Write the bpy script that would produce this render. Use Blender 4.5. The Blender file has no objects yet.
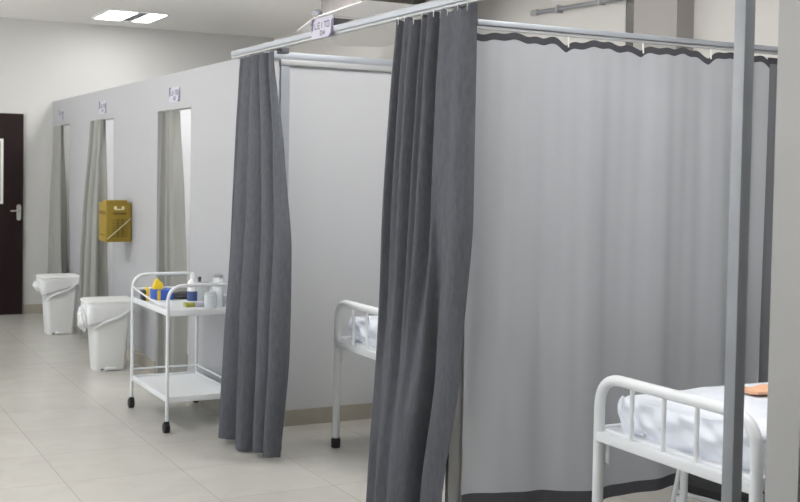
import bpy, bmesh, math, random
from mathutils import Vector, Matrix
random.seed(7)
PI = math.pi
S = bpy.context.scene
col = S.collection

# ------------------------------------------------------------------ camera
cam_d = bpy.data.cameras.new('camera')
cam = bpy.data.objects.new('camera', cam_d); col.objects.link(cam)
R = Matrix(((0.8840265652465219, 0.0007558235203593937, -0.46743604981777254),
            (-0.46709284375191096, 0.0397758673540283, -0.8833131696584104),
            (0.017925045444571647, 0.9992083411916859, 0.035515963154182165)))
cam.matrix_world = Matrix.Translation((0, 0, 1.6)) @ R.to_4x4()
cam_d.sensor_width = 36.0
cam_d.lens = 36.0 * 1144.78 / 800.0
cam_d.shift_y = -(251 - 213.36) / 800.0
cam_d.clip_start = 0.05
cam_d.dof.use_dof = True
cam_d.dof.focus_distance = 5.0
cam_d.dof.aperture_fstop = 5.6
S.camera = cam

# ------------------------------------------------------------------ world, exposure
w = bpy.data.worlds.new('world'); S.world = w; w.use_nodes = True
w.node_tree.nodes['Background'].inputs[0].default_value = (0.86, 0.92, 1.0, 1)
w.node_tree.nodes['Background'].inputs[1].default_value = 1.0
_n = w.node_tree; _t = _n.nodes.new('ShaderNodeTexCoord'); _s = _n.nodes.new('ShaderNodeSeparateXYZ'); _r = _n.nodes.new('ShaderNodeValToRGB')
_m = _n.nodes.new('ShaderNodeMapRange'); _m.inputs['From Min'].default_value = -1
_n.links.new(_t.outputs['Generated'], _s.inputs[0]); _n.links.new(_s.outputs['Z'], _m.inputs['Value']); _n.links.new(_m.outputs['Result'], _r.inputs[0])
_n.links.new(_r.outputs[0], _n.nodes['Background'].inputs[0])      # added glow below the horizon lifts the ceiling, pale sky above
_r.color_ramp.elements[0].position = .46; _r.color_ramp.elements[0].color = (2.0, 2.0, 1.98, 1)
_r.color_ramp.elements[1].position = .54; _r.color_ramp.elements[1].color = (.80, .88, .98, 1)
S.view_settings.view_transform = 'Standard'
S.view_settings.look = 'None'
S.view_settings.gamma = 1
S.view_settings.use_curve_mapping = False
S.view_settings.exposure = 0.70
LAMP = 30.0          # radiance of the ceiling lamps' diffusers
LAMP_COL = (1.0, 0.985, 0.965)
# ceiling troffers: (x, y) of their near-left corner; the first is the one in view
LAMPS = [(2.77, 11.5), (2.9, 9.05), (2.75, 7.5), (2.65, 4.85), (2.75, 2.45)]
FILL_BATTENS = [(0.2, 11.0), (0.2, 8.2), (0.2, 5.4), (0.2, 2.6)]     # added fill lamps to brighten the ceiling, all above or left of the view
FILL_TUBE = 43.0

# ------------------------------------------------------------------ materials
def mat(name, color, rough=0.6, metal=0.0, noise=0.0, nscale=8.0, bump=0.0, bscale=200.0, spec=0.5, alpha=None, trans=0.0, stretch=None):
    m = bpy.data.materials.new(name); m.use_nodes = True
    nt = m.node_tree; b = nt.nodes['Principled BSDF']
    b.inputs['Base Color'].default_value = (*color, 1)
    b.inputs['Roughness'].default_value = rough
    b.inputs['Metallic'].default_value = metal
    b.inputs['Specular IOR Level'].default_value = spec
    if trans: b.inputs['Transmission Weight'].default_value = trans
    if alpha is not None: b.inputs['Alpha'].default_value = alpha
    tc = nt.nodes.new('ShaderNodeTexCoord'); src = tc.outputs['Object']
    if stretch:
        mp = nt.nodes.new('ShaderNodeMapping'); mp.inputs['Scale'].default_value = stretch
        nt.links.new(src, mp.inputs[0]); src = mp.outputs[0]
    if noise:
        n = nt.nodes.new('ShaderNodeTexNoise'); n.inputs['Scale'].default_value = nscale; n.inputs['Detail'].default_value = 4
        nt.links.new(src, n.inputs['Vector'])
        mx = nt.nodes.new('ShaderNodeMix'); mx.data_type = 'RGBA'
        mx.inputs['A'].default_value = (*[c * (1 - noise) for c in color], 1)
        mx.inputs['B'].default_value = (*[min(1, c * (1 + noise)) for c in color], 1)
        nt.links.new(n.outputs['Fac'], mx.inputs['Factor'])
        nt.links.new(mx.outputs['Result'], b.inputs['Base Color'])
    if bump:
        n2 = nt.nodes.new('ShaderNodeTexNoise'); n2.inputs['Scale'].default_value = bscale; n2.inputs['Detail'].default_value = 3
        nt.links.new(src, n2.inputs['Vector'])
        bp = nt.nodes.new('ShaderNodeBump'); bp.inputs['Strength'].default_value = bump; bp.inputs['Distance'].default_value = 0.003
        nt.links.new(n2.outputs['Fac'], bp.inputs['Height']); nt.links.new(bp.outputs['Normal'], b.inputs['Normal'])
    return m

def emit(name, color, strength):
    m = bpy.data.materials.new(name); m.use_nodes = True
    b = m.node_tree.nodes['Principled BSDF']
    b.inputs['Base Color'].default_value = (.9, .9, .9, 1)
    b.inputs['Emission Color'].default_value = (*color, 1); b.inputs['Emission Strength'].default_value = strength
    return m

M = {}
M['far_wall'] = mat('painted_wall', (.55, .55, .535), .7, noise=.02, nscale=2, bump=.15, bscale=60)
M['pilaster'] = mat('shade_toned_pilaster', (.36, .34, .32), .7, noise=.02, nscale=3)  # colour darkened to put shade on the pilaster
M['post_grey'] = mat('grey_post_paint', (.27, .27, .27), .6, noise=.04, nscale=6)
M['near_wall'] = mat('grey_painted_wall', (.38, .38, .375), .7, noise=.02, nscale=3)
M['back_wall'] = mat('beige_painted_wall', (.62, .60, .57), .7, noise=.02, nscale=2)
M['ceiling'] = mat('ceiling_paint', (.86, .845, .82), .8, noise=.015, nscale=1.5)
M['partition'] = mat('partition_panel', (.39, .395, .41), .5, noise=.015, nscale=1.3)
M['cubicle'] = mat('cubicle_panel', (.60, .61, .63), .45, noise=.012, nscale=1.5)
M['skirting'] = mat('stone_skirting', (.36, .335, .28), .4, noise=.12, nscale=14)
M['alu'] = mat('anodised_aluminium', (.40, .425, .465), .45, metal=.35, noise=.06, nscale=9)
M['galvanised'] = mat('galvanised_steel', (.27, .285, .305), .45, metal=.25, noise=.12, nscale=7)
M['alu_dull'] = mat('brushed_post', (.44, .45, .455), .5, metal=.25, noise=.08, nscale=6)
M['white_tube'] = mat('white_enamel', (.78, .80, .82), .28, noise=.015, nscale=5)
M['white_plastic'] = mat('white_plastic', (.80, .81, .80), .35, noise=.02, nscale=5)
M['bag'] = mat('translucent_bag', (.80, .81, .82), .32, noise=.05, nscale=16, bump=.8, bscale=35)
M['black'] = mat('black_rubber', (.012, .012, .013), .5, noise=.2, nscale=20)
M['dark_curtain'] = mat('dark_grey_fabric', (.098, .101, .115), .95, noise=.28, nscale=60, bump=.6, bscale=130, spec=.1, stretch=(1, 1, .35))
M['hem'] = mat('dark_hem_fabric', (.075, .076, .085), .95, noise=.1, nscale=60, spec=.1)
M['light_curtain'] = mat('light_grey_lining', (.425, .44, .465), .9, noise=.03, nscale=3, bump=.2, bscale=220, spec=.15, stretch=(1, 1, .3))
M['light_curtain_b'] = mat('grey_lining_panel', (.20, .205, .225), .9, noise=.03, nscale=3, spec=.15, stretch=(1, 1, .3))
M['beige_curtain'] = mat('pale_grey_fabric', (.27, .27, .255), .9, noise=.05, nscale=20, spec=.1, stretch=(1, 1, .3))
M['sheet'] = mat('white_sheet', (.76, .79, .86), .8, noise=.05, nscale=7, bump=1.0, bscale=14, spec=.2)
M['orange'] = mat('orange_cloth', (.80, .46, .29), .8, noise=.08, nscale=30)
M['door'] = mat('dark_wine_wood', (.013, .004, .005), .6, noise=.25, nscale=4, spec=.25, stretch=(8, 8, 1))
M['glass_pane'] = mat('frosted_pane', (.38, .40, .40), .2, noise=.06, nscale=3)
M['door_trim'] = mat('white_bead', (.70, .70, .66), .5, noise=.02)
M['chrome'] = mat('satin_chrome', (.72, .71, .68), .25, metal=.9, noise=.03)
M['yellow'] = mat('yellow_card', (.25, .17, .013), .7, noise=.08, nscale=18)
M['yellow_dark'] = mat('ochre_print', (.13, .085, .01), .75, noise=.15, nscale=30)
M['yellow_bright'] = mat('bright_yellow', (.85, .60, .03), .5, noise=.03)
M['blue'] = mat('blue_box', (.035, .11, .50), .5, noise=.08, nscale=25)
M['navy'] = mat('navy_label', (.03, .06, .18), .5, noise=.1)
M['olive'] = mat('olive_card', (.33, .33, .06), .6, noise=.1)
M['dark_grey'] = mat('dark_grey_plastic', (.07, .075, .085), .4, noise=.1)
M['cream'] = mat('cream_string', (.70, .64, .45), .7, noise=.05)
M['paper'] = mat('white_paper', (.50, .49, .57), .7, noise=.02)
M['purple'] = mat('purple_ink', (.08, .045, .13), .6, noise=.1)
M['ink'] = mat('grey_ink', (.13, .13, .18), .6, noise=.1)
M['ac'] = mat('conditioner_casing', (.78, .77, .75), .45, noise=.015)
M['ac_dark'] = mat('shade_dark_body', (.09, .082, .075), .7, noise=.15)  # dark colour on the body stands in for shade above the panel
M['window_dark'] = mat('dark_glass', (.085, .08, .07), .25, noise=.1, nscale=4)
M['frame_y'] = mat('cream_frame', (.50, .45, .33), .6, noise=.04)
M['steel'] = mat('steel_lid', (.42, .45, .45), .3, metal=.8, noise=.05)
M['louvre'] = mat('louvre_metal', (.32, .33, .35), .4, metal=.5, noise=.04)
g = bpy.data.materials.new('clear_glass'); g.use_nodes = True
gb = g.node_tree.nodes['Principled BSDF']
gb.inputs['Base Color'].default_value = (.93, .96, .96, 1); gb.inputs['Roughness'].default_value = .08
gb.inputs['Transmission Weight'].default_value = .55; gb.inputs['IOR'].default_value = 1.2
gn = g.node_tree.nodes.new('ShaderNodeTexNoise'); gn.inputs['Scale'].default_value = 12
gr = g.node_tree.nodes.new('ShaderNodeMapRange'); gr.inputs['To Min'].default_value = .04; gr.inputs['To Max'].default_value = .2
g.node_tree.links.new(gn.outputs['Fac'], gr.inputs['Value']); g.node_tree.links.new(gr.outputs['Result'], gb.inputs['Roughness'])
M['glass'] = g
M['lamp'] = emit('lamp_diffuser', LAMP_COL, LAMP)
M['tube'] = emit('added_fill_tube', LAMP_COL, FILL_TUBE)  # glow of the added fill lamps
M['lamp_dim'] = emit('dimmer_lamp_diffuser', LAMP_COL, LAMP * .68)
M['lamp_far'] = emit('far_lamp_diffuser', LAMP_COL, LAMP * .38)  # farthest lamp set dimmer so the far wall does not overexpose

# floor: large polished porcelain tiles with thin joints
fm = bpy.data.materials.new('porcelain_tiles'); fm.use_nodes = True
nt = fm.node_tree; b = nt.nodes['Principled BSDF']
tc = nt.nodes.new('ShaderNodeTexCoord'); mp = nt.nodes.new('ShaderNodeMapping')
mp.inputs['Location'].default_value = (-1.82 / .61 + 10, -6.48 / .61 + 20, 0); mp.inputs['Scale'].default_value = (1 / .61, 1 / .61, 1)
nt.links.new(tc.outputs['Object'], mp.inputs[0])
br = nt.nodes.new('ShaderNodeTexBrick'); br.offset = 0; br.offset_frequency = 1; br.squash = 1
br.inputs['Scale'].default_value = 1; br.inputs['Brick Width'].default_value = 1; br.inputs['Row Height'].default_value = 1
br.inputs['Mortar Size'].default_value = .0042; br.inputs['Mortar Smooth'].default_value = .3
br.inputs['Color1'].default_value = (.475, .462, .425, 1); br.inputs['Color2'].default_value = (.50, .487, .45, 1)
br.inputs['Mortar'].default_value = (.36, .345, .305, 1)
nt.links.new(mp.outputs[0], br.inputs['Vector'])
no = nt.nodes.new('ShaderNodeTexNoise'); no.inputs['Scale'].default_value = 3.5; no.inputs['Detail'].default_value = 8; no.inputs['Distortion'].default_value = 1.2
nt.links.new(tc.outputs['Object'], no.inputs['Vector'])
mr = nt.nodes.new('ShaderNodeMapRange'); mr.inputs['To Min'].default_value = .90; mr.inputs['To Max'].default_value = 1.1
nt.links.new(no.outputs['Fac'], mr.inputs['Value'])
mx = nt.nodes.new('ShaderNodeMix'); mx.data_type = 'RGBA'; mx.blend_type = 'MULTIPLY'; mx.inputs['Factor'].default_value = 1
nt.links.new(br.outputs['Color'], mx.inputs['A']); nt.links.new(mr.outputs['Result'], mx.inputs['B'])
nt.links.new(mx.outputs['Result'], b.inputs['Base Color'])
b.inputs['Roughness'].default_value = .24; b.inputs['Specular IOR Level'].default_value = .45
M['floor'] = fm

# ------------------------------------------------------------------ helpers
def obj(name, bm, m, parent=None, smooth=True, loc=None):
    me = bpy.data.meshes.new(name)
    bm.normal_update(); bm.to_mesh(me); bm.free()
    for mm in (m if isinstance(m, (list, tuple)) else [m]): me.materials.append(M[mm])
    if smooth:
        me.polygons.foreach_set('use_smooth', [True] * len(me.polygons))
        me.set_sharp_from_angle(angle=math.radians(40))
    o = bpy.data.objects.new(name, me); col.objects.link(o)
    if parent: o.parent = parent
    if loc: o.location = loc
    return o

def tag(o, label=None, cat=None, group=None, kind=None):
    if label: o['label'] = label
    if cat: o['category'] = cat
    if group: o['group'] = group
    if kind: o['kind'] = kind
    return o

def thing(name, label, cat, loc=(0, 0, 0), rz=0, group=None):
    o = bpy.data.objects.new(name, None); col.objects.link(o)
    o.empty_display_size = .1; o.location = loc; o.rotation_euler = (0, 0, rz)
    return tag(o, label, cat, group)

def box(bm, x0, x1, y0, y1, z0, z1, bev=0.0, seg=2):
    vs = [bm.verts.new((x, y, z)) for z in (z0, z1) for y in (y0, y1) for x in (x0, x1)]
    fs = [(0, 2, 3, 1), (4, 5, 7, 6), (0, 1, 5, 4), (2, 6, 7, 3), (0, 4, 6, 2), (1, 3, 7, 5)]
    ff = [bm.faces.new([vs[i] for i in f]) for f in fs]
    if bev:
        ed = {e for f in ff for e in f.edges}
        bmesh.ops.bevel(bm, geom=list(ed), offset=bev, segments=seg, affect='EDGES', profile=.5)
    return bm

def mbox(*a, **k):
    return box(bmesh.new(), *a, **k)

def smooth_path(pts, r=.05, n=6):
    """polyline with rounded corners"""
    P = [Vector(p) for p in pts]; out = [P[0]]
    for i in range(1, len(P) - 1):
        a, c, d = P[i - 1], P[i], P[i + 1]
        ra = min(r, (a - c).length * .49, (d - c).length * .49)
        s = c + (a - c).normalized() * ra; e = c + (d - c).normalized() * ra
        for k in range(n + 1):
            t = k / n; out.append(s * (1 - t) ** 2 + c * 2 * t * (1 - t) + e * t * t)
    out.append(P[-1]); return out

def tube(bm, pts, r, seg=12, caps=True):
    P = [Vector(p) for p in pts]; rings = []
    t0 = (P[1] - P[0]).normalized()
    n = t0.orthogonal().normalized()
    for i, p in enumerate(P):
        if i == 0: t = (P[1] - P[0]).normalized()
        elif i == len(P) - 1: t = (P[-1] - P[-2]).normalized()
        else: t = ((P[i + 1] - p).normalized() + (p - P[i - 1]).normalized()).normalized()
        n = (n - t * n.dot(t)).normalized(); bn = t.cross(n)
        rr = r[i] if isinstance(r, (list, tuple)) else r
        rings.append([bm.verts.new(p + (n * math.cos(a) + bn * math.sin(a)) * rr) for a in [2 * PI * k / seg for k in range(seg)]])
    for a, b_ in zip(rings, rings[1:]):
        for k in range(seg): bm.faces.new((a[k], a[(k + 1) % seg], b_[(k + 1) % seg], b_[k]))
    if caps:
        bm.faces.new(rings[0][::-1]); bm.faces.new(rings[-1])
    return bm

def lathe(bm, prof, cx=0, cy=0, seg=24, sx=1, sy=1):
    rings = []
    for r, z in prof:
        rings.append([bm.verts.new((cx + math.cos(2 * PI * k / seg) * r * sx, cy + math.sin(2 * PI * k / seg) * r * sy, z)) for k in range(seg)])
    for a, b_ in zip(rings, rings[1:]):
        for k in range(seg): bm.faces.new((a[k], a[(k + 1) % seg], b_[(k + 1) % seg], b_[k]))
    bm.faces.new(rings[0][::-1]); bm.faces.new(rings[-1])
    return bm

def rrect(hx, hy, r, n=5):
    pts = []
    for cx, cy, a0 in ((hx - r, hy - r, 0), (-hx + r, hy - r, 90), (-hx + r, -hy + r, 180), (hx - r, -hy + r, 270)):
        for k in range(n + 1):
            a = math.radians(a0 + 90 * k / n); pts.append((cx + math.cos(a) * r, cy + math.sin(a) * r))
    return pts

def loft(bm, secs, cap0=True, cap1=True):
    """secs: list of closed rings of 3-D points"""
    rings = [[bm.verts.new(p) for p in s] for s in secs]
    n = len(rings[0])
    for a, b_ in zip(rings, rings[1:]):
        for k in range(n): bm.faces.new((a[k], a[(k + 1) % n], b_[(k + 1) % n], b_[k]))
    if cap0: bm.faces.new(rings[0][::-1])
    if cap1: bm.faces.new(rings[-1])
    return bm

def interp(tab, z):
    """piecewise linear table [(z, value-tuple)] sorted by z"""
    if z <= tab[0][0]: return tab[0][1]
    for (z0, a), (z1, b_) in zip(tab, tab[1:]):
        if z <= z1:
            t = (z - z0) / (z1 - z0); t = t * t * (3 - 2 * t) * .5 + t * .5
            return tuple(p + (q - p) * t for p, q in zip(a, b_))
    return tab[-1][1]

def spl(tab, u):
    """catmull-rom through [(u, v)]"""
    n = len(tab)
    for i in range(n - 1):
        if u <= tab[i + 1][0] or i == n - 2:
            p0 = tab[max(0, i - 1)][1]; p1 = tab[i][1]; p2 = tab[i + 1][1]; p3 = tab[min(n - 1, i + 2)][1]
            t = (u - tab[i][0]) / (tab[i + 1][0] - tab[i][0]); t = max(0, min(1, t))
            return .5 * (2 * p1 + (p2 - p0) * t + (2 * p0 - 5 * p1 + 4 * p2 - p3) * t * t + (3 * p1 - p0 - 3 * p2 + p3) * t ** 3)

def sheet_grid(fn, nu, nv, thick=.003):
    """fn(u, v) -> point; returns a bmesh with real thickness"""
    bm = bmesh.new()
    P = [[Vector(fn(i / nu, j / nv)) for i in range(nu + 1)] for j in range(nv + 1)]
    def nrm(j, i):
        a = P[j][min(nu, i + 1)] - P[j][max(0, i - 1)]; c = P[min(nv, j + 1)][i] - P[max(0, j - 1)][i]
        n = a.cross(c); return n.normalized() if n.length > 1e-9 else Vector((0, 0, 1))
    A = [[bm.verts.new(P[j][i] + nrm(j, i) * thick * .5) for i in range(nu + 1)] for j in range(nv + 1)]
    B = [[bm.verts.new(P[j][i] - nrm(j, i) * thick * .5) for i in range(nu + 1)] for j in range(nv + 1)]
    for j in range(nv):
        for i in range(nu):
            bm.faces.new((A[j][i], A[j][i + 1], A[j + 1][i + 1], A[j + 1][i]))
            bm.faces.new((B[j][i], B[j + 1][i], B[j + 1][i + 1], B[j][i + 1]))
    for i in range(nu):
        bm.faces.new((A[0][i], B[0][i], B[0][i + 1], A[0][i + 1])); bm.faces.new((A[nv][i], A[nv][i + 1], B[nv][i + 1], B[nv][i]))
    for j in range(nv):
        bm.faces.new((A[j][0], A[j + 1][0], B[j + 1][0], B[j][0])); bm.faces.new((A[j][nu], B[j][nu], B[j + 1][nu], A[j + 1][nu]))
    return bm

X0 = 2.482          # corridor face of the partition row
YF = 12.826         # far wall
XB = 5.05           # outer wall behind the cubicles
ZC = 3.175          # ceiling
ZP = 2.305          # top of the partitions
def st(name, bm, m, parent=None, smooth=False):
    o = obj(name, bm, m, parent, smooth)
    if not parent: o['kind'] = 'structure'
    return o

# ------------------------------------------------------------------ room shell
st('floor', mbox(-2.6, 5.2, -2.5, YF + .1, -.1, 0), 'floor')
bm = bmesh.new()
box(bm, -2.6, 5.2, -2.5, YF + .1, ZC, ZC + .1)
st('ceiling', bm, 'ceiling')
st('wall_far', mbox(-2.6, 5.2, YF, YF + .1, 0, ZC), 'far_wall')
bm = bmesh.new()        # unseen corridor wall, its band of openings added to let daylight in
box(bm, -2.7, -2.6, -2.5, YF + .1, 0, .6); box(bm, -2.7, -2.6, -2.5, YF + .1, 3.0, ZC)
box(bm, -2.7, -2.6, -2.5, 2.0, .6, 3.0)
for k in range(5): box(bm, -2.7, -2.6, 2.0 + k * 2.6, 2.3 + k * 2.6, .6, 3.0)
st('wall_left', bm, 'far_wall')
st('wall_behind', mbox(-2.6, 5.2, -2.6, -2.5, 0, ZC), 'far_wall')
bm = bmesh.new()        # outer wall with an opening for the window
box(bm, XB, XB + .15, -2.5, 6.06, 0, ZC); box(bm, XB, XB + .15, 6.28, YF, 0, ZC)
box(bm, XB, XB + .15, 6.06, 6.28, 0, 1.6)
st('wall_right', bm, 'back_wall')
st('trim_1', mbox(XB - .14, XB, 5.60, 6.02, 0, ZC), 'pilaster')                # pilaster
# window in the outer wall
wn = st('window_1', mbox(XB + .004, XB + .02, 6.06, 6.28, 1.6, ZC), 'window_dark')
st('window_frame', mbox(XB - .012, XB, 6.022, 6.07, 1.6, ZC, bev=.003), 'frame_y', wn)
st('window_sill', mbox(XB - .03, XB, 6.022, 6.28, 1.57, 1.6), 'frame_y', wn)
st('baseboard_far', mbox(2.19, X0 + .02, YF - .012, YF, 0, .10), 'skirting')
st('baseboard_outer', mbox(XB - .012, XB, 2.0, YF, 0, .10), 'skirting')

# corridor partition with its three doorways
DOORS = [(11.92, 12.57), (10.10, 10.90), (7.88, 8.72)]
ZD = 2.055
bm = bmesh.new(); edges = [6.70] + sorted([v for d in DOORS for v in d]) + [YF]
for a, c in zip(edges[::2], edges[1::2]): box(bm, X0, X0 + .07, a, c, 0, ZP)
for a, c in DOORS: box(bm, X0, X0 + .07, a, c, ZD, ZP)
bmesh.ops.remove_doubles(bm, verts=bm.verts, dist=1e-5)
st('wall_corridor', bm, 'partition')
bm = bmesh.new()
for a, c in zip(edges[::2], edges[1::2]): box(bm, X0 - .012, X0, a, c, 0, .10)
st('baseboard_corridor', bm, 'skirting')
for n, (a, c) in enumerate(DOORS):
    st('trim_%d' % (n + 2), mbox(X0 - .004, X0 + .074, a, c, ZD - .018, ZD, bev=.002), 'alu_dull')
# cross partitions between the cubicles
for n, (y, x1, m) in enumerate([(6.62, XB, 'cubicle'), (8.95, XB, 'cubicle'), (11.05, XB, 'cubicle')]):
    st('wall_divider' if n == 0 else 'wall_divider.%03d' % n, mbox(X0 + (.02 if n == 0 else .07), x1, y, y + .06, 0, 2.27), m)
    st('baseboard_divider' if n == 0 else 'baseboard_divider.%03d' % n, mbox(X0 + .08, x1, y - .012, y, 0, .10), 'skirting')
st('wall_near', mbox(X0, XB, 2.28, 2.402, 0, ZC), 'near_wall')
st('trim_5', mbox(X0 + .165, X0 + .225, 6.600, 6.620, 0, 2.25, bev=.003), 'alu')           # vertical profile on the cubicle panel

# double door in the far wall
def lbox(*a, **k): return mbox(*a, **k)
d = st('door_1', mbox(1.30, 2.174, YF - .045, YF - .002, 0, 2.158, bev=.004), 'door')
st('pane', mbox(1.45, 1.94, YF - .052, YF - .046, 1.215, 1.862), 'glass_pane', d)
bm = bmesh.new()
box(bm, 1.43, 1.965, YF - .058, YF - .046, 1.862, 1.885); box(bm, 1.43, 1.965, YF - .058, YF - .046, 1.192, 1.215)
box(bm, 1.94, 1.965, YF - .058, YF - .046, 1.215, 1.862); box(bm, 1.43, 1.455, YF - .058, YF - .046, 1.215, 1.862)
st('pane_bead', bm, 'door_trim', d)
bm = bmesh.new()
loft(bm, [[(2.128 + x * .9, YF - .046 - t, 1.10 + z) for x, z in rrect(.026, .085, .02)] for t in (0, .008)])
tube(bm, smooth_path([(2.128, YF - .05, 1.12), (2.128, YF - .095, 1.12), (2.035, YF - .095, 1.115)], .02), .010)
hd = obj('door_handle', bm, 'chrome', d)

# ------------------------------------------------------------------ ceiling lamps
def troffer(x, y, label, lm='lamp'):
    t = thing('ceiling_lamp', label, 'ceiling light', (x, y, ZC), 0, 'recessed ceiling lamps')
    bm = bmesh.new(); W_, L_ = .62, .76
    box(bm, 0, W_, 0, .02, -.012, 0); box(bm, 0, W_, L_ - .02, L_, -.012, 0)
    box(bm, 0, .02, .02, L_ - .02, -.012, 0); box(bm, W_ - .02, W_, .02, L_ - .02, -.012, 0)
    obj('frame', bm, 'white_plastic', t, False)
    obj('diffuser', mbox(.02, .30, .02, L_ - .02, -.008, -.002), lm, t, False)
    obj('diffuser', mbox(.43, W_ - .02, .02, L_ - .02, -.008, -.002), lm, t, False)
    bm = bmesh.new(); box(bm, .30, .43, .02, L_ - .02, -.004, -.001)
    for k in range(9):
        yy = .05 + k * .08; box(bm, .30, .43, yy, yy + .008, -.012, -.004)
    obj('louvre', bm, 'louvre', t, False)
    return t
troffer(*LAMPS[0], 'recessed ceiling lamp with two lit panels above the farthest doorway', 'lamp_far')
for x, y in LAMPS[1:]:
    troffer(x, y, 'recessed ceiling lamp with two lit panels, outside the view', 'lamp_dim' if y < 6 else 'lamp')

def fill_batten(x, y, label):
    t = thing('fill_lamp', label, 'ceiling light', (x, y, 2.86), 0, 'added suspended fill lamps')
    obj('housing', mbox(-.06, .06, -.64, .64, .03, .075, bev=.006), 'white_plastic', t)
    for s_ in (-1, 1):
        bm = bmesh.new(); tube(bm, [(s_ * .045, -.60, 0), (s_ * .045, .60, 0)], .019, 12); obj('tube', bm, 'tube', t)
        bm = bmesh.new(); tube(bm, [(0, s_ * .5, .07), (0, s_ * .5, ZC - 2.86)], .004, 6); obj('hanger', bm, 'alu_dull', t)
        obj('end_cap', mbox(-.066, .066, min(s_ * .60, s_ * .645), max(s_ * .60, s_ * .645), -.022, .08, bev=.004), 'white_plastic', t)
    return t
for x, y in FILL_BATTENS:
    fill_batten(x, y, 'added fill lamp with white suspended tubes above the corridor, outside the view')

# ------------------------------------------------------------------ ceiling air conditioner
t = thing('air_conditioner', 'large white ceiling air conditioner with dark vent above the middle cubicle', 'air conditioner', (0, 0, 2.8))
t.location = (3.54, 7.27, 2.8)
under = [(0, 0), (.72, -.02), (1.40, .9), (1.45, 2.6), (1.05, 2.74), (.28, 1.90), (.06, 1.04)]
bm = bmesh.new()
loft(bm, [[(x * s + .7 * (1 - s), y * s + 1.2 * (1 - s), z) for x, y in under] for s, z in ((.985, 0), (1, .003), (1, .005), (.97, .012))])
obj('panel', bm, 'ac', t, False)
bm = bmesh.new()
loft(bm, [[(x * .6 + .22, y * .6 + .5, z) for x, y in under] for z in (.012, .374)])
obj('body', bm, 'ac_dark', t, False)
bm = bmesh.new()
for k in range(10):
    yy = .86 + k * .058; xx = .13 + k * .008
    box(bm, xx, xx + .20, yy, yy + .048, -.010, -.001)
obj('vent', bm, 'black', t, False)
bm = bmesh.new(); box(bm, .11, .37, .83, .85, -.012, -.001)
obj('vent_frame', bm, 'ac', t, False)
bm = bmesh.new(); lathe(bm, [(.02, .02), (.04, .03), (.04, .06), (.02, .075)], .12, 1.10, 16)
obj('hanging_bracket', bm, 'dark_grey', t)
# conduit on the outer wall
c = thing('wall_conduit', 'thin grey conduit running along the beige wall above the curtain rail', 'pipe', (XB - .035, 7.31, 2.842))
bm = bmesh.new(); tube(bm, [(0, 0, 0), (0, -1.03, -.02)], .016, 10); obj('pipe', bm, 'louvre', c)
bm = bmesh.new(); tube(bm, [(0, .05, 0), (0, -.02, 0)], .024, 10); obj('end_cap', bm, 'alu_dull', c)
for yy in (-.3, -.8):
    obj('clip', mbox(-.02, .034, yy, yy + .02, -.035, .02), 'alu_dull', c)

# ------------------------------------------------------------------ posts and rails
def post(x0, x1, y0, y1, z1, m, label, name='support_post'):
    o = obj(name, mbox(0, x1 - x0, 0, y1 - y0, 0, z1, bev=.003), m, loc=(x0, y0, 0))
    return tag(o, label, 'post')
post(2.442, 2.508, 4.135, 4.162, 2.27, 'post_grey', 'grey metal corner post between the dark bunched curtain and the wide pale curtain')
pp = thing('curtain_pole', 'tall galvanised square post standing in front of the near white bed', 'post', (X0, 2.532, 0))
obj('shaft', mbox(0, .040, 0, .045, .006, 2.30, bev=.002), 'galvanised', pp)
obj('foot_plate', mbox(-.02, .06, -.02, .065, 0, .006), 'alu_dull', pp)
# front rail along the corridor
r = thing('curtain_rail', 'long aluminium curtain rail running along the corridor over the cubicle openings', 'curtain rail', (2.42, 1.2, 2.31))
bm = bmesh.new(); box(bm, 0, .05, 0, 5.68, 0, .031, bev=.003); obj('rail', bm, 'alu', r)
bm = bmesh.new(); box(bm, .012, .02, .1, 5.7, -.012, 0); box(bm, .03, .038, .1, 5.7, -.012, 0); obj('track', bm, 'alu_dull', r, False)
bm = bmesh.new(); box(bm, .05, .062, 5.60, 5.68, -.02, .046, bev=.003); obj('wall_bracket', bm, 'alu_dull', r)
bm = bmesh.new(); box(bm, .052, .10, 4.96, 5.04, -.035, .0, bev=.002); obj('corner_bracket', bm, 'dark_grey', r)
# rail over the cubicle panel
r = thing('curtain_rail', 'aluminium rail capping the grey panel at the back of the middle cubicle', 'curtain rail', (X0 + .06, 6.60, 2.285))
obj('rail', mbox(0, 2.49, 0, .075, .0, .045, bev=.003), 'alu', r)
obj('track', mbox(.1, 2.47, -.005, .02, -.035, 0, bev=.002), 'alu_dull', r)
# rail of the pale divider curtain
r = thing('curtain_rail', 'aluminium rail carrying the wide pale curtain beside the near bed', 'curtain rail', (X0 + .03, 4.085, 2.219))
obj('rail', mbox(0, 2.49, 0, .030, .002, .026, bev=.003), 'alu', r)
obj('track', mbox(0, 2.45, .008, .027, -.012, 0), 'alu_dull', r, False)

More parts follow.
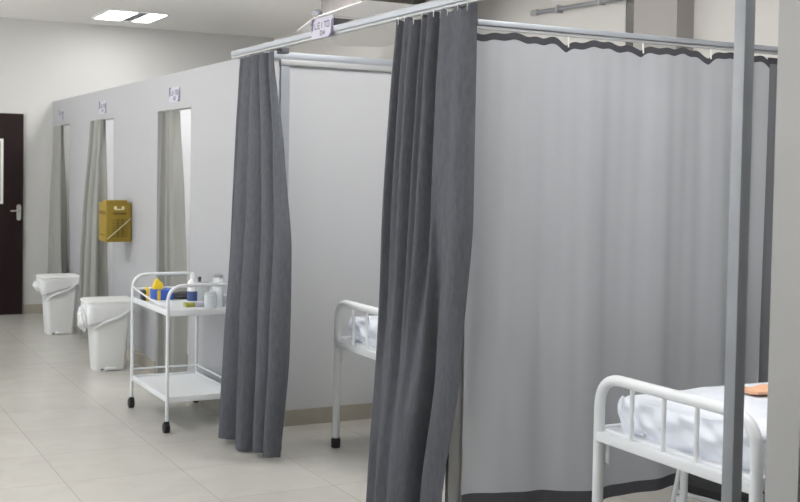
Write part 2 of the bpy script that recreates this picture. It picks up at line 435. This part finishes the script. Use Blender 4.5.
# ------------------------------------------------------------------ signs
GL = {'L': [((0, 1), (0, 0), (.6, 0))], 'E': [((.6, 1), (0, 1), (0, 0), (.6, 0)), ((0, .5), (.5, .5))], 'I': [((.3, 1), (.3, 0))],
      'T': [((0, 1), (.7, 1)), ((.35, 1), (.35, 0))], 'O': [((0, 0), (0, 1), (.6, 1), (.6, 0), (0, 0))],
      '0': [((0, 0), (0, 1), (.6, 1), (.6, 0), (0, 0))], '1': [((.1, .8), (.35, 1), (.35, 0))], '4': [((.5, 0), (.5, 1), (0, .3), (.65, .3))],
      '3': [((0, 1), (.6, 1), (.6, 0), (0, 0)), ((.1, .5), (.6, .5))], '2': [((0, 1), (.6, 1), (.6, .5), (0, .5), (0, 0), (.6, 0))]}
def letters(bm, text, u0, v0, h, wd, to3, cw):
    """strokes as thin raised bars; to3(u, v, n) -> point"""
    th = h * .11
    for ch in text:
        for strk in GL.get(ch, []):
            for a, c in zip(strk, strk[1:]):
                ax, ay = u0 + a[0] * cw * 1.15, v0 + a[1] * h; cx, cy = u0 + c[0] * cw * 1.15, v0 + c[1] * h
                dx, dy = cx - ax, cy - ay; L = math.hypot(dx, dy); px, py = -dy / L * th, dx / L * th
                q = [(ax + px, ay + py), (ax - px, ay - py), (cx - px, cy - py), (cx + px, cy + py)]
                loft(bm, [[to3(u, v, n) for u, v in q] for n in (.0005, .0015)])
        u0 += cw
def sign(y0, z0, wd, ht, x, num, label):
    """paper sheet facing the corridor; u runs towards -Y (left to right for a viewer in the corridor)"""
    s = thing('number_sign', label, 'sign', (x, y0, z0), 0, 'bed number signs')
    to3 = lambda u, v, n: (-.002 - n, -u, v)
    obj('sheet', mbox(-.002, 0, -wd, 0, 0, ht), 'paper', s, False)
    bm = bmesh.new()
    loft(bm, [[to3(u, v, n) for u, v in ((.0, ht), (.0, ht * .35), (wd * .07, ht * .45), (wd * .10, ht * .85), (wd * .2, ht))] for n in (.0005, .0012)])
    obj('emblem', bm, 'purple', s, False); bm = bmesh.new()
    loft(bm, [[to3(u, v, n) for u, v in ((wd, ht * .85), (wd * .93, ht * .75), (wd * .90, ht * .15), (wd * .80, 0), (wd, 0))] for n in (.0005, .0012)])
    obj('emblem', bm, 'purple', s, False)
    bm = bmesh.new(); letters(bm, 'LEITO', wd * .16, ht * .48, ht * .28, wd, to3, wd * .142); letters(bm, num, wd * .42, ht * .14, ht * .2, wd, to3, wd * .12)
    obj('lettering', bm, 'ink', s, False)
    return s
sign(12.44, 2.09, .20, .11, X0 - .001, '01', 'small white paper bed sign above the farthest doorway')
sign(10.64, 2.09, .26, .11, X0 - .001, '02', 'small white paper bed sign above the middle doorway')
sign(8.41, 2.092, .26, .11, X0 - .001, '03', 'small white paper bed sign above the nearest doorway')
sign(5.60, 2.292, .27, .105, 2.418, '04', 'white bed sign with purple edges hung on the corridor curtain rail')

# ------------------------------------------------------------------ curtains
def curtain(name, label, m, A, B, z0, z1, folds, amp, nu=150, nv=60, hem=None, hook_m='white_plastic', group=None, ztop=None, zbot=None, hooks=8, hem_m='hem', cast=None):
    """A/B: tables z -> (x, y) of the two side edges; folds(u, t) offset, amp: table z -> (amp,)"""
    t = thing(name, label, 'curtain', (0, 0, 0), 0, group)
    ox, oy = interp(A, z0); t.location = (ox, oy, 0)
    top = ztop or (lambda u: 0.0); bot = zbot or (lambda u: 0.0)
    def pt(u, v):
        z = (z0 + bot(u)) + (z1 + top(u) - z0 - bot(u)) * v
        ax, ay = interp(A, z); bx, by = interp(B, z)
        nx, ny = -(by - ay), (bx - ax); L = math.hypot(nx, ny); nx /= L; ny /= L
        o, s = folds(u, v); a = interp(amp, z)[0]
        return (ax + (bx - ax) * (u + s) + nx * o * a - ox, ay + (by - ay) * (u + s) + ny * o * a - oy, z)
    h0 = hem[0] if hem else 0; h1 = hem[1] if hem else 0; H = z1 - z0
    va, vb = h0 / H, 1 - h1 / H
    obj('cloth', sheet_grid(lambda u, v: pt(u, va + (vb - va) * v), nu, nv), m, t)
    if h0: obj('bottom_hem', sheet_grid(lambda u, v: pt(u, va * v), nu, 3, .005), hem_m, t)
    if h1: obj('top_hem', sheet_grid(lambda u, v: pt(u, vb + (1 - vb) * v), nu, 3, .005), hem_m, t)
    for k in range(hooks):
        u = (k + .5) / hooks; p = Vector(pt(u, 1)); bm = bmesh.new()
        tube(bm, smooth_path([p + Vector((0, 0, -.022)), p + Vector((0, 0, .004)), p + Vector((.0, 0.003, .009))], .004, 3), .0025, 8)
        obj('hook', bm, hook_m, t)
    return t

# far dark curtain: drawn back beside the trolley
def f1(u, v):
    ph = 4.1 * 2 * PI * (u + .025 * math.sin(7 * u + 2 * v)) + .6
    o = 1 - 2 * math.sqrt(math.cos(ph / 2) ** 2 * .97 + .03)
    o += .22 * math.sin(2.1 * u * 9 + 1.4 + 1.5 * v) + .05 * math.sin(31 * u + 6 * v)
    return o, .040 * math.sin(ph) * (1 - .3 * v) * min(1, 8 * u, 8 * (1 - u))
curtain('privacy_curtain', 'dark grey privacy curtain drawn back and bunched beside the white trolley', 'dark_curtain',
        [(0, (2.29, 6.46)), (.6, (2.33, 6.54)), (1.2, (2.38, 6.61)), (2.3, (2.445, 6.71))],
        [(0, (2.37, 5.80)), (.6, (2.37, 5.73)), (1.2, (2.38, 5.74)), (1.7, (2.40, 5.88)), (2.3, (2.445, 6.17))],
        .025, 2.284, f1, [(0, (.10,)), (.8, (.09,)), (1.8, (.062,)), (2.2, (.045,)), (2.3, (.034,))], nu=220, nv=60,
        hooks=6, zbot=lambda u: .012 * math.sin(9 * u))

# near dark curtain
FT = [(0, .2), (.05, -.7), (.10, 1.0), (.16, -.8), (.22, -.2), (.27, -.9), (.33, 1.2), (.39, -.7), (.44, .3), (.48, -.8), (.55, 1.2), (.61, -.4), (.70, -.7), (.80, -.4), (.9, -.7), (.96, -.4), (1, .2)]
FB = [(0, .3), (.06, -.5), (.15, -.2), (.25, -.6), (.35, -.3), (.45, -.7), (.54, -.9), (.60, -.5), (.65, 1.2), (.71, 1.3), (.76, .1), (.84, -.2), (.92, 0), (1, .3)]
def f2(u, v):
    k = max(0., min(1., (v - .12) / .75)); k = k * k * (3 - 2 * k)
    return spl(FT, u) * k + spl(FB, u) * (1 - k) + .05 * math.sin(23 * u + 5 * v), .045 * math.exp(-((u - .61) / .035) ** 2) * (1 - k) + .018 * math.exp(-((u - .50) / .03) ** 2) * k + .015 * math.exp(-((u - .29) / .025) ** 2) * k
curtain('privacy_curtain', 'dark grey privacy curtain hanging in front of the wide pale curtain, nearest to the camera', 'dark_curtain',
        [(0, (2.38, 4.76)), (1.24, (2.39, 4.66)), (2.3, (2.435, 4.65))],
        [(0, (2.39, 4.17)), (.226, (2.39, 4.13)), (.8, (2.40, 4.01)), (1.4, (2.41, 3.95)), (2.3, (2.435, 3.98))],
        .03, 2.295, f2, [(0, (.075,)), (1.2, (.062,)), (2.0, (.048,)), (2.3, (.033,))], nu=240, nv=60, hooks=9, ztop=lambda u: -.012 + .010 * math.sin(40 * u))

# wide pale divider curtain
VX = [2.40, 2.98, 3.395, 3.80, 4.19]
def ztop3(u):
    x = 2.50 + u * 1.685; zz = 0
    for q in VX: zz -= .026 * math.exp(-abs((x - q) / .035) ** 1.3)
    return zz + .005 * math.sin(x * 26 + 1) + .004 * math.sin(x * 61)
def f3(u, v):
    return (math.sin(2 * PI * 4.2 * u + 1.1 + .5 * math.sin(3 * v)) + .22 * math.sin(2 * PI * 9.3 * u + 2 * v) + .14 * math.sin(2 * PI * 19 * u) * v
            + .6 * math.sin(2 * PI * 2.2 * u + 2.5 * v)), 0
c3 = curtain('divider_curtain', 'wide pale grey curtain with dark hems hanging beside the near bed', 'light_curtain',
        [(0, (2.50, 4.10)), (2.3, (2.50, 4.10))], [(0, (4.185, 4.10)), (2.3, (4.185, 4.10))],
        .145, 2.194, f3, [(0, (.020,)), (1.2, (.014,)), (2.3, (.009,))], nu=300, nv=50, hem=(.055, .030), ztop=ztop3, hooks=0,
        zbot=lambda u: .03 * (1 - min(1, u / .5)) + .012 * math.sin(9 * u + 1))
for q in VX[1:4]:
    bm = bmesh.new(); p = Vector((q - 2.50, -.010, 2.155))
    tube(bm, smooth_path([p + Vector((0, 0, .004)), p + Vector((0, 0, .01)), p + Vector((.004, .010, .055))], .01, 3), .0035, 8)
    obj('hook', bm, 'white_plastic', c3)
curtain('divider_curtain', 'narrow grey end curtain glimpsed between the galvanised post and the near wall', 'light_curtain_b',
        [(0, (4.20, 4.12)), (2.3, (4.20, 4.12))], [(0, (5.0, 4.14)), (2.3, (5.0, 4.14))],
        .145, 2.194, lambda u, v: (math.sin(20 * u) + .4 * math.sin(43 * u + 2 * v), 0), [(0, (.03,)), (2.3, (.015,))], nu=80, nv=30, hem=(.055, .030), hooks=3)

# pale curtains in the three far doorways
def fd(seed, n):
    def f(u, v):
        ph = 2 * PI * n * (u + .04 * math.sin(5 * u + seed))
        return math.sin(ph + seed) + .3 * math.sin(2.3 * ph + seed + v), .02 * math.sin(2 * ph)
    return f
curtain('doorway_curtain', 'pale grey curtain bunched in the nearest doorway, behind the trolley', 'beige_curtain',
        [(0, (2.50, 8.60)), (.6, (2.50, 8.64)), (2.05, (X0 + .035, 8.70))], [(0, (2.50, 8.14)), (.8, (2.50, 8.14)), (1.4, (2.50, 8.20)), (2.05, (X0 + .035, 8.34))],
        .03, 2.03, fd(.4, 3.2), [(0, (.045,)), (1.2, (.035,)), (2.05, (.02,))], nu=110, nv=30, hooks=4)
curtain('doorway_curtain', 'pale grey curtain flaring out of the middle doorway, behind the yellow container', 'beige_curtain',
        [(0, (2.40, 10.93)), (.6, (2.41, 10.92)), (2.05, (X0 - .03, 10.86))], [(0, (2.41, 10.12)), (.8, (2.41, 10.18)), (2.05, (X0 - .02, 10.33))],
        .03, 2.03, fd(1.3, 3.6), [(0, (.06,)), (1.2, (.045,)), (2.05, (.015,))], nu=110, nv=30, hooks=4)
curtain('doorway_curtain', 'pale grey curtain flaring out of the farthest doorway, above the bin near the door', 'beige_curtain',
        [(0, (2.40, 12.60)), (.6, (2.42, 12.56)), (2.05, (X0 - .03, 12.54))], [(0, (2.42, 11.70)), (.8, (2.42, 11.86)), (2.05, (X0 - .02, 12.18))],
        .03, 2.03, fd(2.2, 3.4), [(0, (.05,)), (1.2, (.04,)), (2.05, (.015,))], nu=110, nv=30, hooks=4)

# ------------------------------------------------------------------ beds
def bed(label, x, yc, wid, L, top):
    """end panel at x facing the corridor; bed runs towards +X"""
    t = thing('hospital_bed', label, 'bed', (x, yc, 0), 0)
    hw = wid / 2; r_ = .021
    for xe in (0, L):
        bm = bmesh.new()
        tube(bm, smooth_path([(xe, hw, .05), (xe, hw, top), (xe, -hw, top), (xe, -hw, .05)], .125, 10), r_, 16)
        obj('end_frame', bm, 'white_tube', t)
        for s in (-1, 1):
            bm = bmesh.new(); lathe(bm, [(.023, 0), (.027, .004), (.027, .05), (.0245, .058)], xe, s * hw, 16)
            obj('rubber_foot', bm, 'black', t)
        bm = bmesh.new()
        box(bm, xe - .018, xe + .012, -hw, hw, .590, .628, bev=.004); box(bm, xe + .014, xe + .04, -hw, hw, .612, .634, bev=.003)
        obj('end_rail', bm, 'white_tube', t)
        for yy in (.215, .04, -.128, -.305):
            bm = bmesh.new(); tube(bm, [(xe, yy, .62), (xe, yy, .83)], .0085, 8); obj('spindle', bm, 'white_tube', t)
    for s in (-1, 1):
        bm = bmesh.new(); box(bm, .018, L - .018, s * hw - .012, s * hw + .012, .60, .645, bev=.003)
        obj('side_rail', bm, 'white_tube', t)
        bm = bmesh.new(); box(bm, .022, .03, s * (hw - .012) - .018, s * (hw - .012) + .004, .50, .592, bev=.002)
        obj('bracket', bm, 'white_tube', t)
    obj('base_panel', mbox(.018, L - .018, -hw + .012, hw - .012, .622, .636), 'white_tube', t, False)
    # mattress wrapped in a sheet
    m0, m1 = .045, L - .045; my = hw - .035
    secs = []
    zk = [(0, .86, .90), (.02, .955, .965), (.045, .99, 1.0), (.075, 1.0, 1.0), (.10, .985, .995), (.12, .95, .97), (.138, .86, .92), (.148, .70, .84)]
    zs = [(q * .148 / 20, spl([(a[0], a[1]) for a in zk], q * .148 / 20), spl([(a[0], a[2]) for a in zk], q * .148 / 20)) for q in range(21)]
    for dz, sx, sy in zs:
        ring = []
        base = rrect((m1 - m0) / 2, my, .045, 6)
        # densify
        dn = []
        for a, c_ in zip(base, base[1:] + base[:1]):
            d_ = math.hypot(c_[0] - a[0], c_[1] - a[1]); k_ = max(1, int(d_ / .018))
            for q in range(k_): dn.append((a[0] + (c_[0] - a[0]) * q / k_, a[1] + (c_[1] - a[1]) * q / k_))
        for px, py in dn:
            wob = .007 * math.sin(px * 31 + py * 23 + dz * 60) + .006 * math.sin(px * 41 - py * 37 + dz * 70) + .004 * math.sin(py * 55 - dz * 95)
            inx = (1 - sx) * .35; iny = (1 - sy) * .35
            ln = math.hypot(px, py) + 1e-6
            k1 = 1 - (inx * .5) / max(.5, ln)
            ring.append(((m0 + m1) / 2 + px * (1 - inx * .25) + wob * (1 if abs(px) > .5 else .3), py * (1 - iny * .8) + wob * .6, .634 + dz * .9 + .003 * math.sin(px * 9 + py * 14)))
        secs.append(ring)
    bm = bmesh.new(); loft(bm, secs)
    mt = obj('mattress', bm, 'sheet', t)
    # folded corner of the sheet at the visible end
    bm = bmesh.new()
    pts = [(m0 + .030, my - .012, .762), (m0 + .010, my - .016, .735), (m0 + .002, my - .030, .70), (m0 + .002, my - .075, .665), (m0 + .006, my - .17, .648)]
    tube(bm, smooth_path(pts, .04, 4), [.006] + [.009] * (len(smooth_path(pts, .04, 4)) - 2) + [.005], 8)
    obj('sheet_fold', bm, 'sheet', mt)
    return t
bed('white metal bed in the middle cubicle, half hidden by the near dark curtain', 2.775, 5.565, .85, 1.9, .850)
bed('white metal bed with a sheeted mattress standing behind the galvanised post', 2.72, 3.075, .81, 1.9, .838)

# orange cloth lying on the near bed
bm = sheet_grid(lambda u, v: (.34 * u, -.11 * v + .02 * u, .008 + .012 * math.sin(3 * u) * math.sin(3 * v) + .003 * math.sin(19 * u + 8 * v)), 16, 12, .010)
o = obj('folded_cloth', bm, 'orange', loc=(3.235, 3.29, .775))
tag(o, 'small orange cloth lying on the mattress of the near bed', 'cloth')

# step stool beneath / behind the near bed
t = thing('step_stool', 'white framed step stool with black treads on the floor beyond the near bed', 'step stool', (3.45, 3.82, 0), math.radians(12))
TX, TY = .42, .36
obj('tread', mbox(-.01, TX + .01, -TY - .01, .01,   .2255, .262, bev=.004), 'black', t)
obj('tread_frame', (lambda bm: (box(bm, -.016, TX + .016, 0, .018, .212, .225), box(bm, -.016, 0, -TY, 0, .212, .225), box(bm, TX, TX + .016, -TY, 0, .212, .225), box(bm, -.016, TX + .016, -TY - .016, -TY, .212, .225), bm)[-1])(bmesh.new()), 'white_tube', t, False)
for px in (-.008, TX + .008):
    for py in (.010, -TY - .008):
        bm = bmesh.new(); tube(bm, [(px, py, 0), (px, py, .20)], .013, 10); obj('leg', bm, 'white_tube', t)

# low visible inner leg and brace of the near bed are part of a folding support
t = thing('floor_stand', 'white metal stand leg with diagonal brace standing on the floor under the near bed', 'stand', (3.35, 3.70, 0))
bm = bmesh.new(); tube(bm, [(0, 0, .03), (0, 0, .50)], .017, 12); obj('upright', bm, 'white_tube', t)
bm = bmesh.new(); tube(bm, [(-.008, .01, .40), (-.045, .06, .03)], .010, 8); obj('brace', bm, 'white_tube', t)
bm = bmesh.new(); box(bm, -.14, .14, -.02, .18, 0, .03, bev=.004); obj('base', bm, 'white_tube', t)

# ------------------------------------------------------------------ trolley
TX0, TX1, TY0, TY1 = 1.985, 2.43, 6.715, 7.53
t = thing('instrument_trolley', 'white two-shelf metal trolley on black castors in the corridor', 'trolley', (TX0, TY0, 0))
W_, L_ = TX1 - TX0, TY1 - TY0; r_ = .0105
for yy in (0, L_):
    bm = bmesh.new()
    tube(bm, smooth_path([(0, yy, .075), (0, yy, .893), (W_, yy, .893), (W_, yy, .075)], .10, 8), r_, 12)
    obj('end_frame', bm, 'white_tube', t)
    for xx in (0, W_):
        fk = bmesh.new(); box(fk, xx - .015, xx + .015, yy - .012, yy + .012, .050, .074, bev=.004)
        fo = obj('castor', fk, 'black', t)
        bm = bmesh.new(); tube(bm, [(xx - .018, yy + .010, .033), (xx - .014, yy + .010, .033), (xx + .014, yy + .010, .033), (xx + .018, yy + .010, .033)], [.027, .033, .033, .027], 20); obj('wheel', bm, 'black', fo)
def tray(z, name):
    bm = bmesh.new()
    box(bm, .008, W_ - .008, .008, L_ - .008, z, z + .006)
    for a in ((.0, .010, .0, L_), (W_ - .010, W_, 0, L_), (0, W_, 0, .010), (0, W_, L_ - .010, L_)):
        box(bm, a[0], a[1], a[2], a[3], z - .016, z + .020, bev=.002)
    return obj(name, bm, 'white_tube', t)
tray(.725, 'top_tray'); tray(.20, 'bottom_tray')
for z in (.80, .262):
    for a, c in (((0, 0, z), (0, L_, z)), ((W_, 0, z), (W_, L_, z)), ((0, L_, z), (W_, L_, z)), ((0, 0, z), (W_, 0, z))):
        if z > .5 and a[0] == 0 and c[0] == 0:
            pts = [(0, 0, .775), (0, .12, .765), (0, L_ * .5, .775), (0, L_ - .1, .80), (0, L_, .815)]
        elif z > .5 and a[1] == 0 and c[1] == 0: continue
        elif z < .5 and (a[1] == 0 and c[1] == 0 or a[0] == 0 and c[0] == 0): continue
        else: pts = [a, c]
        bm = bmesh.new(); tube(bm, pts, .0055, 8); obj('guard_rail', bm, 'white_tube', t)

ZT = .7315
def on_tray(name, x, y, label, cat, rz=0): return thing(name, label, cat, (x, y, ZT), rz)
b_ = on_tray('glove_box', 2.095, 7.50, 'blue cardboard glove box on the far end of the trolley top', 'box', math.radians(8))
obj('carton', mbox(0, .115, -.12, 0, 0, .068, bev=.003), 'blue', b_)
obj('side_panel', mbox(-.002, .02, -.123, -.1195, 0, .065), 'yellow_bright', b_, False)
b_ = on_tray('yellow_pouch', 2.125, 7.43, 'bright yellow crumpled pouch standing on the blue glove box', 'pouch')
b_.location.z = ZT + .070
bm = bmesh.new()
loft(bm, [[(x * k + ox, y * k2, z) for x, y in rrect(.034, .022, .012, 3)] for k, k2, ox, z in ((1, 1, 0, 0), (1.05, 1.1, 0, .02), (.8, .8, .003, .04), (.42, .5, -.006, .058), (.12, .3, -.004, .07))])
obj('body', bm, 'yellow_bright', b_)
b_ = on_tray('tape_roll_box', 2.005, 7.42, 'dark grey small box at the corner of the trolley top', 'box')
obj('carton', mbox(0, .03, -.04, 0, 0, .07, bev=.003), 'dark_grey', b_)
obj('label_band', mbox(.031, .048, -.042, 0, 0, .085, bev=.002), 'yellow_bright', b_)
b_ = on_tray('black_pouch', 2.295, 7.43, 'flat black zip pouch lying on the trolley beside the blue box', 'pouch')
bm = bmesh.new(); lathe(bm, [(.02, 0), (.062, .006), (.068, .022), (.05, .040), (.02, .050)], 0, 0, 22, 1.15, .9)
obj('body', bm, 'black', b_)
bm = bmesh.new(); tube(bm, [(math.cos(a) * .080, math.sin(a) * .063, .021) for a in [k * PI / 8 for k in range(17)]], .0025, 6); obj('zip', bm, 'dark_grey', b_)
def bottle(name, x, y, h, r, mbody, mcap, label, lab=None, pump=False):
    t_ = on_tray(name, x, y, label, 'bottle')
    bm = bmesh.new(); lathe(bm, [(r * .9, 0), (r, .006), (r, h * .66), (r * .85, h * .74), (r * .38, h * .82), (r * .38, h * .86)], 0, 0, 20)
    obj('body', bm, mbody, t_)
    bm = bmesh.new(); lathe(bm, [(r * .45, h * .855), (r * .47, h * .97), (r * .40, h)], 0, 0, 16)
    if pump: box(bm, -.03, .008, -.006, .006, h * .99, h * 1.04, bev=.002)
    obj('cap', bm, mcap, t_)
    if lab:
        bm = bmesh.new(); lathe(bm, [(r * 1.015, h * .12), (r * 1.02, h * .13), (r * 1.02, h * .42), (r * 1.015, h * .43)], 0, 0, 20)
        obj('label_band', bm, lab, t_)
    return t_
bottle('spray_bottle', 2.255, 7.09, .20, .032, 'white_plastic', 'white_plastic', 'white plastic bottle with a navy label on the trolley', 'navy', True)
bottle('dark_bottle', 2.39, 7.36, .15, .024, 'dark_grey', 'dark_grey', 'small dark grey bottle standing behind the white bottle on the trolley')
b_ = on_tray('medicine_box', 2.17, 7.00, 'small flat olive and white box on the trolley edge', 'box')
obj('carton', mbox(0, .06, -.05, 0, 0, .026, bev=.002), 'olive', b_)
obj('label_band', mbox(.061, .12, -.05, 0, 0, .032, bev=.002), 'paper', b_)
def jar(x, y, h, r, label, lidm):
    t_ = on_tray('glass_jar', x, y, label, 'jar'); tag(t_, group='glass jars on the trolley')
    bm = bmesh.new(); lathe(bm, [(r * .9, 0), (r, .008), (r, h * .8), (r * .82, h * .88), (r * .8, h * .9)], 0, 0, 24); obj('body', bm, 'glass', t_)
    bm = bmesh.new(); lathe(bm, [(r * .88, h * .9), (r * .9, h * .905), (r * .9, h * .96), (r * .5, h)], 0, 0, 24); obj('lid', bm, lidm, t_)
    bm = bmesh.new(); lathe(bm, [(r * .84, .012), (r * .88, h * .4), (r * .82, h * .6), (r * .5, h * .66)], 0, 0, 14); obj('contents', bm, 'sheet', t_)
jar(2.35, 7.17, .135, .045, 'glass jar of white swabs next to the white bottle on the trolley', 'glass')
jar(2.30, 6.86, .105, .040, 'short glass jar near the front edge of the trolley top', 'glass')
jar(2.378, 6.95, .205, .036, 'tall glass jar with a steel lid beside the dark bunched curtain', 'steel')

# ------------------------------------------------------------------ waste bins
def bin_(x, y, label, knot, sc=1.0, seed=0):
    t_ = thing('waste_bin', label, 'bin', (x, y, 0), 0, 'white pedal bins along the corridor')
    def ring(hx, hy, z, r=.04): return [(px, py, z) for px, py in rrect(hx, hy, r, 5)]
    bm = bmesh.new(); loft(bm, [ring(.118, .105, .0), ring(.122, .108, .01), ring(.140, .122, .30), ring(.158, .135, .505), ring(.178, .143, .512), ring(.178, .143, .525)])
    obj('body', bm, 'white_plastic', t_)
    # liner turned over the rim, hanging lower on one side
    bm = bmesh.new(); n = 64; rings = []
    prof = rrect(1, 1, .25, 15)
    n = len(prof)
    for j, fz in enumerate((0, .2, .45, .7, .9, 1)):
        rr = []
        for i, (px, py) in enumerate(prof):
            a = math.atan2(py, px); low = .075 + .085 * max(0, -math.cos(a - .5)) + .012 * math.sin(5 * a + seed)
            z = .535 - low * fz - (0.0 if j else 0)
            hx, hy = .185, .150
            k = 1 + .018 * math.sin(11 * a + 3 * fz + seed) * fz + .035 * fz * (1 - fz) * 4
            tap = 1 - .05 * fz
            rr.append(bm.verts.new((px * hx * k * tap, py * hy * k * tap, z)))
        rings.append(rr)
    for a, c_ in zip(rings, rings[1:]):
        for k in range(n): bm.faces.new((a[k], a[(k + 1) % n], c_[(k + 1) % n], c_[k]))
    lo = obj('bin_liner', bm, 'bag', t_)
    sm = lo.modifiers.new('solid', 'SOLIDIFY'); sm.thickness = .004
    bm = bmesh.new()
    for (a, c_) in (((-.16, -.16, .30 + .05 * 0), (.15, -.155, .46)), ):
        p = [Vector(a) * (1 - q / 6) + Vector(c_) * (q / 6) + Vector((0, -.006, .012 * math.sin(q * 1.1))) for q in range(7)]
        tube(bm, [(v.x * .98, v.y * .98, v.z + .03) for v in p], [.004, .010, .013, .012, .010, .008, .004], 8)
    obj('liner_fold', bm, 'bag', t_)
    # crumpled knot of the liner
    bm = bmesh.new()
    kn = .20 if knot else .10
    bmesh.ops.create_icosphere(bm, subdivisions=3, radius=1)
    for v in bm.verts:
        a = v.co.copy(); k = 1 + .16 * math.sin(9 * a.x + 7 * a.z + seed) + .14 * math.sin(13 * a.y - 8 * a.z)
        v.co = Vector((a.x * .045 * k - .20, a.y * .06 * k - .03, a.z * kn * .5 * k + .52 - kn * .5))
    obj('liner_knot', bm, 'bag', t_)
    bm = bmesh.new(); loft(bm, [ring(.186, .148, .532), ring(.196, .156, .538), ring(.196, .156, .550), ring(.18, .144, .560), ring(.14, .11, .564)])
    obj('lid', bm, 'white_plastic', t_)
    bm = bmesh.new(); box(bm, -.045, .035, -.145, -.10, .012, .03, bev=.004); obj('pedal', bm, 'white_plastic', t_)
    for px in (-.07, .07):
        bm = bmesh.new(); tube(bm, [(px - .01, -.098, .012), (px + .01, -.098, .012)], .012, 10); obj('wheel', bm, 'dark_grey' if px < 0 else 'white_plastic', t_)
    return t_
bin_(2.205, 9.10, 'white pedal bin nearer the trolley, its liner hanging in a crumpled bunch', True, seed=1)
bin_(2.245, 11.22, 'white pedal bin nearer the dark door, lined with a white bag', False, seed=3)

# ------------------------------------------------------------------ sharps container
t = thing('sharps_container', 'yellow cardboard sharps container fixed to the partition above the bins', 'sharps container', (2.268, 9.45, .985))
bm = bmesh.new(); box(bm, 0, .205, 0, .27, 0, .325, bev=.003); obj('carton', bm, 'yellow', t)
bm = bmesh.new(); box(bm, -.003, .17, -.003, .12, .315, .345, bev=.003); obj('lid_flap', bm, 'yellow', t)
bm = bmesh.new()
for u0 in (.062, .125): box(bm, u0, u0 + .022, -.006, -.001, .268, .295, bev=.002)
box(bm, .075, .135, -.005, -.001, .265, .274)
obj('handle', bm, 'cream', t)
bm = bmesh.new()
box(bm, .055, .165, -.0025, -.0005, .225, .245)
for k in range(7): box(bm, .045, .175, -.0025, -.0005, .045 + k * .022, .051 + k * .022)
for k in range(2): box(bm, .09 + k * .04, .10 + k * .04, -.0025, -.0005, .04, .19)
obj('printed_marks', bm, 'yellow_dark', t, False)
bm = bmesh.new(); box(bm, -.004, -.001, .03, .24, .225, .255); box(bm, -.004, -.001, .05, .2, .05, .06)
obj('printed_marks', bm, 'yellow_dark', t, False)
bm = bmesh.new(); tube(bm, smooth_path([(.20, -.008, .195), (.10, -.010, .105), (0.005, -.010, .025)], .02, 3), .0035, 8); obj('cord', bm, 'cream', t)
bm = bmesh.new(); box(bm, .206, .213, .03, .25, .02, .28, bev=.002); obj('wall_bracket', bm, 'louvre', t)
